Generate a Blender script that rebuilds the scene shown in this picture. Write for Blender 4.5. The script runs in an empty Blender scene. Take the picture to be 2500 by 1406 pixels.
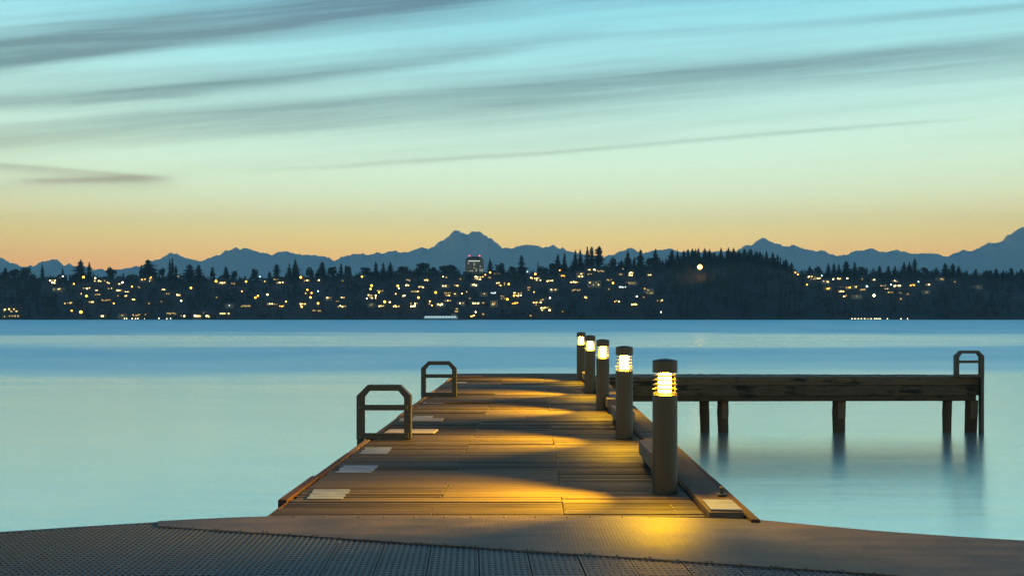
import bpy, bmesh, math, random
from mathutils import Vector, noise as mnoise
R = math.radians
SC = bpy.context.scene
COL = SC.collection
rng = random.Random(11)

# ------------------------------------------------------------------ camera
CAMZ, DK, HOR, F = 2.73, 1.32, 774.0, 2500.0      # eye height, deck height above water, horizon row, focal length in photo pixels
cam_d = bpy.data.cameras.new('camera')
cam = bpy.data.objects.new('camera', cam_d); COL.objects.link(cam)
cam.location = (0, 0, CAMZ); cam.rotation_euler = (R(90), 0, 0)
cam_d.lens = 36; cam_d.sensor_width = 36; cam_d.shift_y = (HOR - 703) / 2500
cam_d.clip_start = 0.1; cam_d.clip_end = 40000
SC.camera = cam

# ------------------------------------------------------------------ colour, view
SC.view_settings.view_transform = 'Standard'; SC.view_settings.look = 'None'
SC.view_settings.exposure = 0.0; SC.view_settings.gamma = 1.0
SC.cycles.use_denoising = True
SC.cycles.sample_clamp_indirect = 4.0
SC.cycles.max_bounces = 6; SC.cycles.volume_bounces = 0
SC.cycles.caustics_reflective = False; SC.cycles.caustics_refractive = False

def lin(c):
    c = c / 255
    return c / 12.92 if c <= .04045 else ((c + .055) / 1.055) ** 2.4
def srgb(r, g, b): return (lin(r), lin(g), lin(b), 1)

# ------------------------------------------------------------------ node helper
class N:
    def __init__(s, tree): s.t = tree; s.n = tree.nodes; s.l = tree.links
    def new(s, t, **k):
        n = s.n.new(t)
        for a, v in k.items(): setattr(n, a, v)
        return n
    def put(s, sock, v):
        if v is None: return
        if hasattr(v, 'is_output'): s.l.new(v, sock)
        else: sock.default_value = v
    def m(s, op, a, b=None, c=None, clamp=False):
        n = s.new('ShaderNodeMath', operation=op); n.use_clamp = clamp
        s.put(n.inputs[0], a); s.put(n.inputs[1], b); s.put(n.inputs[2], c)
        return n.outputs[0]
    def mix(s, f, a, b, blend='MIX'):
        n = s.new('ShaderNodeMix', data_type='RGBA', blend_type=blend)
        s.put(n.inputs[0], f); s.put(n.inputs[6], a); s.put(n.inputs[7], b)
        return n.outputs[2]
    def ramp(s, f, stops, interp='LINEAR'):
        n = s.new('ShaderNodeValToRGB'); cr = n.color_ramp; cr.interpolation = interp
        while len(cr.elements) < len(stops): cr.elements.new(0.5)
        for e, (p, c) in zip(cr.elements, stops):
            e.position = p; e.color = c if len(c) == 4 else (*c, 1)
        s.put(n.inputs[0], f)
        return n.outputs[0]
    def sstep(s, v, a, b, lo=0.0, hi=1.0):
        n = s.new('ShaderNodeMapRange', interpolation_type='SMOOTHSTEP')
        s.put(n.inputs[0], v); s.put(n.inputs[1], a); s.put(n.inputs[2], b); s.put(n.inputs[3], lo); s.put(n.inputs[4], hi)
        return n.outputs[0]
    def xyz(s, x, y, z):
        n = s.new('ShaderNodeCombineXYZ')
        s.put(n.inputs[0], x); s.put(n.inputs[1], y); s.put(n.inputs[2], z)
        return n.outputs[0]
    def noise(s, vec, scale=1.0, detail=4, rough=.55, dist=0.0):
        n = s.new('ShaderNodeTexNoise')
        s.put(n.inputs['Vector'], vec); n.inputs['Scale'].default_value = scale
        n.inputs['Detail'].default_value = detail; n.inputs['Roughness'].default_value = rough
        n.inputs['Distortion'].default_value = dist
        return n.outputs[0]

# ------------------------------------------------------------------ world: dusk sky with long streaks of cloud
world = bpy.data.worlds.new('World'); SC.world = world; world.use_nodes = True
w = N(world.node_tree); w.n.clear()
tc = w.new('ShaderNodeTexCoord')
sx = w.new('ShaderNodeSeparateXYZ'); w.l.new(tc.outputs['Generated'], sx.inputs[0])
dx, dy, dz = sx.outputs
ay = w.m('MAXIMUM', w.m('ABSOLUTE', dy), .12)
U = w.m('MULTIPLY_ADD', w.m('DIVIDE', dx, ay), 2500, 1250)        # azimuth, as tangent
V = w.m('MULTIPLY_ADD', w.m('DIVIDE', dz, ay), -2500, HOR)        # elevation, as tangent
elev = w.m('MAXIMUM', dz, 0.0)
def el(y): t = (HOR - y) / 2500; return t / math.sqrt(1 + t * t)
SKY = [(668, (215, 175, 130)), (640, (217, 183, 133)), (610, (218, 195, 138)), (575, (218, 206, 146)), (530, (214, 216, 170)),
       (480, (209, 226, 192)), (420, (204, 231, 206)), (350, (197, 231, 214)), (260, (178, 220, 213)),
       (150, (160, 218, 222)), (40, (140, 207, 218)), (-150, (112, 186, 208)), (-500, (72, 134, 178)), (-1200, (46, 96, 150)), (-3500, (36, 76, 130))]
AIR = [(700, .45, (.05, .14, .17)), (560, .55, (.04, .11, .13)), (450, .68, (.03, .07, .10)), (300, .80, (.02, .05, .08)), (0, .88, (.01, .03, .05)), (-4000, .95, (.0, .01, .02))]
def clear(y, c):                        # the colour beyond the haze that shows as c through it
    for (ya, ta, ia), (yb, tb, ib) in zip(AIR, AIR[1:]):
        if y >= yb:
            f = min(1, max(0, (ya - y) / (ya - yb))); t = ta + (tb - ta) * f
            return tuple(max(.01, (v - (p + (q - p) * f)) / t) for v, p, q in zip(c[:3], ia, ib)) + (1,)
base = w.ramp(elev, [(el(y), clear(y, srgb(*c))) for y, c in SKY])
warp = w.noise(w.xyz(w.m('MULTIPLY', U, 1 / 900), w.m('MULTIPLY', V, 1 / 260), 0.3), 1, 2, .5)
Vw = w.m('MULTIPLY_ADD', w.m('SUBTRACT', warp, .5), 26, V)
# centre curve (c0, c1, c2), spread above and below, density, azimuth from, to, fade
STREAKS = [
 (160, -.17, .00003, 44, 20, .85, -2600, 1250, 450), (106, -.12, 0, 7, 24, .32, -2600, 420, 350),
 (92, -.12, 0, 26, 26, .30, -200, 1000, 350),
 (256, -.06, -.00004, 22, 15, .52, -2600, 1350, 500), (262, -.05, 0, 6, 6, .30, 150, 480, 120),
 (316, -.075, -.000005, 12, 42, .36, -2600, 5000, 500), (326, -.08, 0, 34, 40, .44, 1150, 5000, 500),
 (390, -.085, 0, 9, 9, .28, 2150, 5000, 250), (348, -.07, 0, 14, 26, .26, -2600, 1500, 500),
 (449, -.045, -.00001, 4, 6, .30, 700, 2350, 600), (432, -.045, -.00001, 14, 14, .10, 420, 1600, 300),
 (404, .08, 0, 5, 16, .42, -1200, 380, 160), (444, -.022, 0, 6, 8, .50, 60, 390, 130),
 (458, -.03, 0, 20, 20, .16, -1500, 420, 200), (207, -.076, 0, 8, 13, .26, 1350, 5000, 300),
 (140, -.09, 0, 30, 18, .22, -2600, 2600, 600)]
dens = None
for c0, c1, c2, wu, wl, st, x0, x1, fd in STREAKS:
    c = w.m('MULTIPLY_ADD', w.m('MULTIPLY_ADD', U, c2, c1), U, c0)
    d = w.m('SUBTRACT', Vw, c)
    wd = w.m('MULTIPLY_ADD', w.m('GREATER_THAN', d, 0.0), wl - wu, wu)
    q = w.m('DIVIDE', d, wd)
    g = w.m('EXPONENT', w.m('MULTIPLY', w.m('MULTIPLY', q, q), -.7))
    win = w.m('MULTIPLY', w.sstep(U, x0 - fd / 2, x0 + fd / 2), w.sstep(U, x1 - fd / 2, x1 + fd / 2, 1.0, 0.0))
    g = w.m('MULTIPLY', w.m('MULTIPLY', g, win), st)
    g = w.m('SUBTRACT', 1.0, g)
    dens = g if dens is None else w.m('MULTIPLY', dens, g)
Q = w.m('MULTIPLY_ADD', U, .085, Vw)
fine = w.noise(w.xyz(w.m('MULTIPLY', U, 1 / 900), w.m('MULTIPLY', Q, 1 / 24), 4.2), 1, 6, .68)
broad = w.noise(w.xyz(w.m('MULTIPLY', U, 1 / 1500), w.m('MULTIPLY', Q, 1 / 120), 9.1), 1, 3, .5)
up = w.sstep(V, 480, 250)
dens = w.m('MULTIPLY', w.m('SUBTRACT', 1.0, dens), w.m('MULTIPLY_ADD', fine, 1.1, .48))
dens = w.m('ADD', dens, w.m('MULTIPLY', w.m('MULTIPLY', w.m('SUBTRACT', broad, .44), .7), up))
dens = w.m('ADD', dens, w.m('MULTIPLY', w.m('MULTIPLY', w.m('SUBTRACT', fine, .46), .6), up))
dens = w.m('MINIMUM', w.m('MAXIMUM', dens, 0.0), .95)
ccol = w.ramp(elev, [(el(560), srgb(196, 160, 118)), (el(440), srgb(166, 150, 122)), (el(400), srgb(160, 160, 135)), (el(330), srgb(122, 146, 138)),
                     (el(220), srgb(112, 142, 142)), (el(100), srgb(106, 134, 142)), (el(0), srgb(90, 122, 138)), (el(-600), srgb(48, 82, 112))])
skycol = w.mix(dens, base, ccol)
nish = w.new('ShaderNodeTexSky'); nish.sky_type = 'NISHITA'; nish.sun_disc = False
nish.sun_elevation = R(-2.0); nish.sun_rotation = R(4)
add = w.mix(0.06, skycol, nish.outputs[0], 'ADD')
bg = w.new('ShaderNodeBackground'); w.put(bg.inputs[0], add); bg.inputs[1].default_value = 1.36
wo = w.new('ShaderNodeOutputWorld'); w.l.new(bg.outputs[0], wo.inputs[0])
world.cycles.sampling_method = 'MANUAL'; world.cycles.sample_map_resolution = 1024

# ------------------------------------------------------------------ object helpers
def tag(o, label=None, cat=None, group=None, kind=None):
    if label: o['label'] = label
    if cat: o['category'] = cat
    if group: o['group'] = group
    if kind: o['kind'] = kind
    return o
def empty(name, loc=(0, 0, 0), rz=0):
    o = bpy.data.objects.new(name, None); COL.objects.link(o)
    o.location = loc; o.rotation_euler = (0, 0, rz); o.empty_display_size = .2
    return o
class MB:
    """collects faces, then links them as one mesh object"""
    def __init__(s): s.v = []; s.f = []; s.mi = []; s.tint = []
    def add(s, vs, fs, mi=0, tint=.5):
        b = len(s.v); s.v += [tuple(v) for v in vs]
        for f in fs: s.f.append(tuple(b + i for i in f)); s.mi.append(mi); s.tint.append(tint)
        return s
    def hexa(s, p, mi=0, tint=.5):      # 8 corners: bottom ring then top ring
        return s.add(p, [(3, 2, 1, 0), (4, 5, 6, 7), (0, 1, 5, 4), (1, 2, 6, 5), (2, 3, 7, 6), (3, 0, 4, 7)], mi, tint)
    def box(s, x0, x1, y0, y1, z0, z1, mi=0, tint=.5):
        return s.hexa([(x0, y0, z0), (x1, y0, z0), (x1, y1, z0), (x0, y1, z0), (x0, y0, z1), (x1, y0, z1), (x1, y1, z1), (x0, y1, z1)], mi, tint)
    def prism(s, pts, z0, z1, mi=0, tint=.5):
        n = len(pts)
        vs = [(x, y, z0) for x, y in pts] + [(x, y, z1) for x, y in pts]
        fs = [tuple(range(n - 1, -1, -1)), tuple(range(n, 2 * n))] + [(i, (i + 1) % n, n + (i + 1) % n, n + i) for i in range(n)]
        return s.add(vs, fs, mi, tint)
    def lathe(s, prof, seg=32, mi=0, cx=0, cy=0, close=True):
        vs = []; fs = []
        for r, z in prof:
            for k in range(seg):
                a = 2 * math.pi * k / seg; vs.append((cx + r * math.cos(a), cy + r * math.sin(a), z))
        m = len(prof)
        for i in range(m - 1):
            for k in range(seg):
                k2 = (k + 1) % seg
                fs.append((i * seg + k, i * seg + k2, (i + 1) * seg + k2, (i + 1) * seg + k))
        if close:
            fs.append(tuple(range(seg - 1, -1, -1))); fs.append(tuple((m - 1) * seg + k for k in range(seg)))
        return s.add(vs, fs, mi)
    def build(s, name, mats, parent=None, smooth=False, bevel=0):
        me = bpy.data.meshes.new(name); me.from_pydata(s.v, [], s.f)
        for m in (mats if isinstance(mats, (list, tuple)) else [mats]): me.materials.append(m)
        me.polygons.foreach_set('material_index', s.mi)
        at = me.attributes.new('tint', 'FLOAT', 'FACE'); at.data.foreach_set('value', s.tint)
        if smooth:
            me.polygons.foreach_set('use_smooth', [True] * len(s.f))
            me.update()
            try: me.set_sharp_from_angle(angle=R(38))
            except Exception: pass
        me.update()
        o = bpy.data.objects.new(name, me); COL.objects.link(o)
        if parent: o.parent = parent
        if bevel:
            bv = o.modifiers.new('bevel', 'BEVEL'); bv.width = bevel; bv.segments = 2; bv.limit_method = 'ANGLE'
        return o
def at_h(x, y, Z):                      # photo pixel -> point on the level Z
    d = F * (CAMZ - Z) / (y - HOR); return Vector(((x - 1250) / F * d, d, Z))
def at_d(x, y, d):                      # photo pixel -> point at distance d
    return Vector(((x - 1250) * d / F, d, CAMZ - (y - HOR) * d / F))

# ------------------------------------------------------------------ materials
def mat(name):
    m = bpy.data.materials.new(name); m.use_nodes = True
    n = N(m.node_tree); b = n.n['Principled BSDF']
    return m, n, b
def simple(name, col, rough=.6, metal=0.0, var=.25, scale=6.0, bump=0.0):
    m, n, b = mat(name)
    o = n.new('ShaderNodeTexCoord').outputs['Object']
    f = n.noise(o, scale, 5, .6)
    a = tuple(c * (1 - var) for c in col[:3]) + (1,); c2 = tuple(min(1, c * (1 + var)) for c in col[:3]) + (1,)
    n.put(b.inputs['Base Color'], n.ramp(f, [(.3, a), (.7, c2)]))
    n.put(b.inputs['Roughness'], n.m('MULTIPLY_ADD', f, .25, rough - .12))
    b.inputs['Metallic'].default_value = metal
    if bump:
        bp = n.new('ShaderNodeBump'); bp.inputs['Strength'].default_value = bump; bp.inputs['Distance'].default_value = .01
        n.put(bp.inputs['Height'], n.noise(o, scale * 8, 4)); n.l.new(bp.outputs[0], b.inputs['Normal'])
    return m
def glow(name, col, strength, sample=False):
    m, n, b = mat(name)
    b.inputs['Base Color'].default_value = (*[min(.8, c) for c in col[:3]], 1)
    b.inputs['Emission Color'].default_value = (*col[:3], 1); b.inputs['Emission Strength'].default_value = strength
    if not sample: m.cycles.emission_sampling = 'NONE'
    return m

def wood(name, dark, light, rough=.5, along='x', grain=1.0, wet=.0, stain=None, spec=.3, streak=0):
    """weathered timber: grain stretched along one axis, a tint per board"""
    m, n, b = mat(name)
    o = n.new('ShaderNodeTexCoord').outputs['Object']
    sp = n.new('ShaderNodeSeparateXYZ'); n.l.new(o, sp.inputs[0])
    X, Y, Z = sp.outputs
    tint = n.new('ShaderNodeAttribute', attribute_name='tint').outputs['Fac']
    off = n.m('MULTIPLY', tint, 37.0)
    if along == 'x': vec = n.xyz(n.m('MULTIPLY_ADD', X, 1.3, off), n.m('MULTIPLY', Y, 46), n.m('MULTIPLY', Z, 46))
    elif along == 'y': vec = n.xyz(n.m('MULTIPLY', X, 46), n.m('MULTIPLY_ADD', Y, 1.3, off), n.m('MULTIPLY', Z, 46))
    else: vec = n.xyz(n.m('MULTIPLY', X, 46), n.m('MULTIPLY', Y, 46), n.m('MULTIPLY_ADD', Z, 1.3, off))
    g = n.noise(vec, 1.0, 6, .65, .4)
    blot = n.noise(n.xyz(n.m('ADD', X, off), n.m('MULTIPLY', Y, 2.2), Z), 1.6, 4, .6)
    if along == 'x' and streak:         # damp and worn streaks that run along the boards
        st = n.noise(n.xyz(n.m('MULTIPLY_ADD', X, .8, off), n.m('MULTIPLY', Y, 15), n.m('MULTIPLY', Z, 15)), 1.0, 3, .6)
        blot = n.m('MULTIPLY_ADD', n.m('SUBTRACT', st, .5), streak, blot)
    f = n.m('ADD', n.m('MULTIPLY', g, .6 * grain), n.m('ADD', n.m('MULTIPLY', tint, .5), n.m('MULTIPLY', blot, .24)))
    col = n.ramp(f, [(.34, srgb(*dark)), (.95, srgb(*light))])
    if stain: col = n.mix(n.sstep(blot, .52, .68), col, srgb(*stain))
    n.put(b.inputs['Base Color'], col)
    n.put(b.inputs['Roughness'], n.m('MULTIPLY_ADD', n.m('SUBTRACT', g, n.m('MULTIPLY', blot, wet)), .4, rough - .12, clamp=True))
    b.inputs['Specular IOR Level'].default_value = spec
    bp = n.new('ShaderNodeBump'); bp.inputs['Strength'].default_value = .55; bp.inputs['Distance'].default_value = .006
    n.put(bp.inputs['Height'], n.m('ADD', g, n.m('MULTIPLY', blot, .3))); n.l.new(bp.outputs[0], b.inputs['Normal'])
    return m

M = {}
M['plank'] = wood('deck_wood', (10, 10, 11), (82, 71, 56), .62, 'x', 1.4, .4, spec=.15, streak=2.2)
M['edge'] = wood('red_edge_wood', (34, 24, 21), (76, 50, 42), .75, 'y')
M['cap'] = wood('weathered_cap_wood', (26, 22, 19), (112, 94, 78), .7, 'x', 1.5, streak=1.6, spec=.15)
M['beam'] = wood('dark_beam_wood', (20, 19, 16), (104, 92, 72), .75, 'x', 1.1, 0, (24, 28, 20), streak=.8)
M['pile'] = wood('piling_wood', (28, 25, 20), (82, 72, 58), .8, 'z', 1.0)
M['cut'] = wood('cut_piling_wood', (70, 60, 48), (120, 104, 84), .8, 'z', .8)
M['new'] = wood('repair_wood', (120, 108, 92), (190, 176, 156), .6, 'x', .8)
M['bench'] = wood('bench_wood', (48, 42, 38), (122, 108, 94), .65, 'y', .9)
M['bollard'] = simple('bronze_paint', srgb(47, 44, 33), .45, .0, .12, 9)
M['louver'] = simple('louver_paint', srgb(70, 62, 44), .4, 0, .1, 20)
M['rail'] = simple('dark_rail_paint', srgb(46, 45, 36), .5, .0, .25, 12, .1)
M['bolt'] = simple('galvanised_steel', srgb(96, 94, 84), .45, .7, .15, 60)
M['nail'] = simple('nail_steel', srgb(130, 134, 138), .4, .8, .15, 60)
M['lamp'] = glow('lamp_glow', (1.0, .50, .02), 170, True)

def paint_patch():
    m, n, b = mat('worn_white_paint')
    o = n.new('ShaderNodeTexCoord').outputs['Object']
    mp = n.new('ShaderNodeMapping'); mp.inputs['Scale'].default_value = (2.2, 30, 30); n.l.new(o, mp.inputs[0])
    f = n.noise(mp.outputs[0], 1, 5, .7)
    f2 = n.noise(o, 5, 4, .6)
    k = n.m('ADD', n.m('MULTIPLY', f, .7), n.m('MULTIPLY', f2, .5))
    n.put(b.inputs['Base Color'], n.ramp(k, [(.38, srgb(64, 60, 58)), (.56, srgb(108, 116, 132)), (.8, srgb(136, 146, 164))]))
    b.inputs['Roughness'].default_value = .55
    return m
M['paint'] = paint_patch()

def plate():
    m, n, b = mat('tread_plate')
    o = n.new('ShaderNodeTexCoord').outputs['Object']
    f = n.noise(o, 1.4, 5, .6); f2 = n.noise(o, 34, 4, .65)
    mp = n.new('ShaderNodeMapping'); mp.inputs['Scale'].default_value = (.8, 3.2, 1); mp.inputs['Rotation'].default_value = (0, 0, R(-18)); n.l.new(o, mp.inputs[0])
    sw = n.noise(mp.outputs[0], 1.5, 4, .55)
    k = n.m('ADD', n.m('MULTIPLY', f, .4), n.m('ADD', n.m('MULTIPLY', sw, .5), n.m('MULTIPLY', f2, .22)))
    n.put(b.inputs['Base Color'], n.ramp(k, [(.44, srgb(50, 44, 40)), (.56, srgb(84, 71, 61)), (.72, srgb(122, 103, 88))]))
    vo = n.new('ShaderNodeTexVoronoi'); vo.feature = 'F1'; vo.inputs['Randomness'].default_value = .35
    vo.inputs['Scale'].default_value = 44; n.l.new(o, vo.inputs['Vector'])
    dot = n.sstep(vo.outputs['Distance'], .42, .18)
    n.put(b.inputs['Roughness'], n.m('MULTIPLY_ADD', k, .3, .38))
    b.inputs['Specular IOR Level'].default_value = .3
    bp = n.new('ShaderNodeBump'); bp.inputs['Strength'].default_value = .4; bp.inputs['Distance'].default_value = .003
    n.put(bp.inputs['Height'], n.m('ADD', dot, n.m('MULTIPLY', f2, .6))); n.l.new(bp.outputs[0], b.inputs['Normal'])
    return m
M['plate'] = plate()
M['grate'] = simple('grating_plastic', srgb(76, 77, 76), .5, .0, .16, 4, .15)
M['rim'] = simple('rim_rubber', srgb(34, 36, 36), .6, 0, .2, 8)
M['under'] = simple('dark_void_slab', srgb(18, 19, 19), .8, 0, .2, 8)  # near-black colour stands in for the shade below the grating

# far shore
M['foliage'] = simple('conifer_foliage', srgb(26, 36, 28), .9, 0, .4, .12)
M['foliage2'] = simple('broadleaf_foliage', srgb(32, 40, 30), .9, 0, .4, .12)
M['trunk'] = simple('bark', srgb(50, 42, 36), .9, 0, .2, 2)
M['hill'] = simple('hill_ground', srgb(28, 32, 26), .95, 0, .3, .03)
M['walla'] = simple('house_wall_grey', srgb(62, 60, 56), .8, 0, .1, 1)
M['wallb'] = simple('house_wall_brown', srgb(52, 44, 38), .8, 0, .1, 1)
M['wallc'] = simple('house_wall_pale', srgb(120, 116, 104), .8, 0, .1, 1)
M['roof'] = simple('shingle_roof', srgb(40, 40, 40), .85, 0, .2, 2)
M['win_w'] = glow('window_warm', (1.0, .66, .20), 2.8)
M['win_t2'] = glow('light_band_pale', (.8, 1.0, .85), .9)
M['win_t'] = glow('window_office', (.95, .9, .6), .35)
M['win_b'] = glow('window_bright', (1.0, .74, .30), 6.0)
M['win_d'] = glow('window_dim', (1.0, .62, .20), .6)
M['win_c'] = glow('window_cool', (.75, .95, 1.0), 2.0)
M['win_o'] = glow('window_orange', (1.0, .45, .05), 3.0)
M['lampo'] = glow('street_light_orange', (1.0, .42, .03), 9)
M['lampw'] = glow('street_light_white', (1.0, .82, .42), 10)
M['lampc'] = glow('street_light_cool', (.6, 1.0, .95), 6)
M['lampg'] = glow('flood_light_orange', (1.0, .45, .02), 55)
M['red'] = glow('red_beacon', (1.0, .06, .12), 6)
M['boatl'] = glow('boat_strip_light', (.62, .95, 1.0), 1.1)
M['pole'] = simple('lamp_pole_steel', srgb(60, 60, 58), .5, .5, .1, 3)
M['hull'] = simple('hull_paint', srgb(40, 46, 52), .5, 0, .1, 1)
M['cabin'] = simple('cabin_paint', srgb(120, 126, 130), .5, 0, .1, 1)
M['tower'] = simple('tower_concrete', srgb(112, 104, 92), .8, 0, .08, .3)
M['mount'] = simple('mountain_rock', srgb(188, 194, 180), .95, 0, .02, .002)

def water_mat():
    m, n, b = mat('lake_water')
    g = n.new('ShaderNodeNewGeometry').outputs['Position']
    sp = n.new('ShaderNodeSeparateXYZ'); n.l.new(g, sp.inputs[0])
    X, Y, _ = sp.outputs
    big = n.noise(n.xyz(n.m('MULTIPLY', X, .012), n.m('MULTIPLY', Y, .03), 1.3), 1, 3, .5)
    Yw = n.m('MULTIPLY', Y, n.m('MULTIPLY_ADD', big, .7, .65))
    lg = n.m('LOGARITHM', n.m('MAXIMUM', Yw, 4.0), 10.0)
    lgn = n.m('DIVIDE', lg, 3.2)
    def v(x): return (x, x, x, 1)
    def p(d): return math.log10(d) / 3.2
    # wind-ruffled water in bands by distance offshore, calm near the pier
    ruff = n.ramp(lgn, [(p(8), v(.10)), (p(22), v(.10)), (p(47), v(.14)), (p(64), v(.60)), (p(90), v(.64)), (p(104), v(.24)), (p(150), v(.24)),
                        (p(175), v(.80)), (p(600), v(.92)), (p(1400), v(.95))])
    fine = n.noise(n.xyz(n.m('MULTIPLY', X, .05), n.m('MULTIPLY', lg, 26), 7.7), 1, 5, .6)
    near = n.noise(n.xyz(n.m('MULTIPLY', X, .18), n.m('MULTIPLY', Y, .9), 2.2), 1, 4, .6)
    far = n.sstep(Y, 18, 60)
    ruff = n.m('ADD', ruff, n.m('MULTIPLY', n.m('MULTIPLY', n.m('SUBTRACT', fine, .5), .55), far))
    ruff = n.m('ADD', ruff, n.m('MULTIPLY', n.m('SUBTRACT', near, .5), .12), clamp=True)
    rough = n.m('MULTIPLY_ADD', ruff, .34, .20)
    n.put(b.inputs['Roughness'], rough)
    n.put(b.inputs['Base Color'], n.mix(ruff, srgb(226, 250, 242), srgb(112, 212, 234)))  # ruffled bands tinted blue in the colour, standing in for mirrored higher sky
    b.inputs['IOR'].default_value = 2.2; b.inputs['Metallic'].default_value = .9
    bp = n.new('ShaderNodeBump'); bp.inputs['Strength'].default_value = .05; bp.inputs['Distance'].default_value = .3
    n.put(bp.inputs['Height'], near); n.l.new(bp.outputs[0], b.inputs['Normal'])
    return m
M['water'] = water_mat()

# ------------------------------------------------------------------ the setting: water, hillside, mountains
wb = MB(); wb.add([(-6300, -60, 0), (6300, -60, 0), (6300, 9200, 0), (-6300, 9200, 0)], [(0, 1, 2, 3)])
tag(wb.build('water', M['water']), kind='structure')

def interp(pts, x):
    if x <= pts[0][0]: return pts[0][1]
    for (a, ya), (b_, yb) in zip(pts, pts[1:]):
        if x <= b_: return ya + (yb - ya) * (x - a) / (b_ - a)
    return pts[-1][1]
CANOPY = [(-900, 668), (0, 664), (60, 666), (150, 672), (250, 670), (330, 667), (400, 669), (500, 670), (600, 673), (700, 669), (780, 662), (860, 664),
          (960, 658), (1000, 653), (1060, 652), (1110, 654), (1150, 661), (1230, 655), (1300, 657), (1400, 644), (1450, 636), (1550, 640), (1650, 631),
          (1700, 625), (1760, 620), (1820, 616), (1880, 625), (1920, 643), (1950, 657), (2000, 655), (2100, 656), (2200, 657), (2300, 657),
          (2400, 662), (2440, 663), (2500, 657), (3400, 650)]
SHORE, RIDGE = 1050.0, 1350.0
def hill_z(xpx, t):                     # ground height on the slope, t = 0 at the shore, 1 on the ridge
    top = CAMZ - (interp(CANOPY, xpx) + 13 - HOR) * RIDGE / F
    return .4 + (top - .4) * (t ** .92 if t > 0 else 0)
def hill_pt(xpx, t):
    d = SHORE + (RIDGE - SHORE) * t
    return Vector(((xpx - 1250) * d / F, d, hill_z(xpx, t)))
def py(p): return HOR - (p.z - CAMZ) * F / p.y
def solve_t(xpx, ypx, lift):            # the slope spot that appears on row ypx when raised by lift metres
    lo, hi = 0.0, 1.0
    for _ in range(40):
        mid = (lo + hi) / 2; p = hill_pt(xpx, mid)
        if HOR - (p.z + lift - CAMZ) * F / p.y > ypx: lo = mid
        else: hi = mid
    return (lo + hi) / 2
hb = MB(); cols = list(range(-900, 3401, 25)); rows = [-.06, 0, .08, .18, .3, .42, .54, .66, .78, .9, 1.0, 1.12, 1.5, 2.2]
vs = []
for xp in cols:
    for t in rows:
        if t <= 1: p = hill_pt(xp, max(t, 0)); p.y = SHORE + 300 * t; p.z = p.z if t >= 0 else -2
        else: p = hill_pt(xp, 1); d = SHORE + 300 * t; p = Vector((p.x * d / RIDGE, d, p.z - (t - 1) * 22))
        if 0 < t < 1: p.z += 1.2 * mnoise.noise((xp * .01, t * 5, 0))
        vs.append(p)
nr = len(rows)
hb.add(vs, [(i * nr + j, (i + 1) * nr + j, (i + 1) * nr + j + 1, i * nr + j + 1) for i in range(len(cols) - 1) for j in range(nr - 1)])
tag(hb.build('hillside', M['hill'], smooth=True), kind='structure')

Z1 = [(0, 85), (30, 95), (70, 130), (95, 125), (160, 155), (205, 148), (220, 145), (240, 160), (300, 120), (340, 110), (375, 100), (400, 105), (415, 95), (440, 130), (470, 150), (505, 130), (545, 150), (610, 150), (680, 178), (735, 168), (760, 180), (840, 175), (920, 165), (985, 148), (1030, 155), (1090, 115), (1160, 100), (1235, 50), (1300, 65), (1340, 90), (1400, 100), (1460, 115), (1500, 100), (1600, 60), (1650, 40), (1705, 15), (1740, 30), (1770, 15), (1825, 30), (1880, 45), (1970, 70), (2020, 50), (2085, 40), (2150, 60), (2210, 70), (2290, 70), (2400, 90)]
Z2 = [(60, 265), (100, 290), (180, 255), (310, 235), (375, 250), (415, 225), (455, 235), (515, 218), (580, 225), (640, 228), (740, 190), (785, 205), (830, 185), (860, 155), (900, 140), (985, 68), (1010, 72), (1030, 88), (1055, 85), (1080, 98), (1110, 80), (1160, 73), (1195, 100), (1230, 125), (1250, 125), (1290, 165), (1330, 198), (1390, 198), (1500, 170), (1530, 178), (1570, 172), (1625, 195), (1700, 178), (1750, 200), (1765, 190), (1790, 215), (1830, 225), (1900, 235), (2000, 260), (2070, 260), (2100, 245), (2130, 255), (2180, 220), (2265, 195), (2320, 225), (2360, 235), (2400, 222), (2450, 210), (2490, 214)]
Z3 = [(15, 196), (40, 188), (70, 200), (120, 215), (500, 210), (560, 175), (610, 165), (680, 118), (710, 122), (740, 142), (800, 160), (840, 178), (910, 170), (960, 190), (1010, 205), (1060, 205), (1125, 210), (1150, 225), (1200, 243), (1280, 232), (1340, 200), (1380, 210), (1440, 188), (1480, 208), (1540, 215), (1610, 200), (1650, 215), (1665, 210), (1700, 220), (1750, 232), (1790, 225), (1880, 222), (1940, 245), (1970, 247), (2010, 225), (2080, 203), (2140, 212), (2250, 152), (2290, 158), (2340, 145), (2390, 95), (2405, 98), (2450, 60), (2500, 40)]
zx = lambda zi, x, y: [(x / 2.976, 600 + y / 2.976), (780 + x / 2.976, 540 + y / 2.976), (1620 + x / 2.841, 540 + y / 2.841)][zi]
RIDGE_PX = [(-1200, 640), (-700, 620), (-400, 632), (-200, 612)] + [zx(0, *p) for p in Z1] + [zx(1, *p) for p in Z2] + [zx(2, *p) for p in Z3] + [(2560, 545), (2640, 566), (2800, 590), (3000, 580), (3300, 620), (3700, 640)]
MD = 8000.0
mb_ = MB(); cols = [-480 + 3 * i for i in range(1153)]
prof = [(-.30, 0), (-.22, .16), (-.15, .36), (-.09, .58), (-.04, .80), (0, 1), (.05, .7), (.14, 0)]
vs = []
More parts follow.
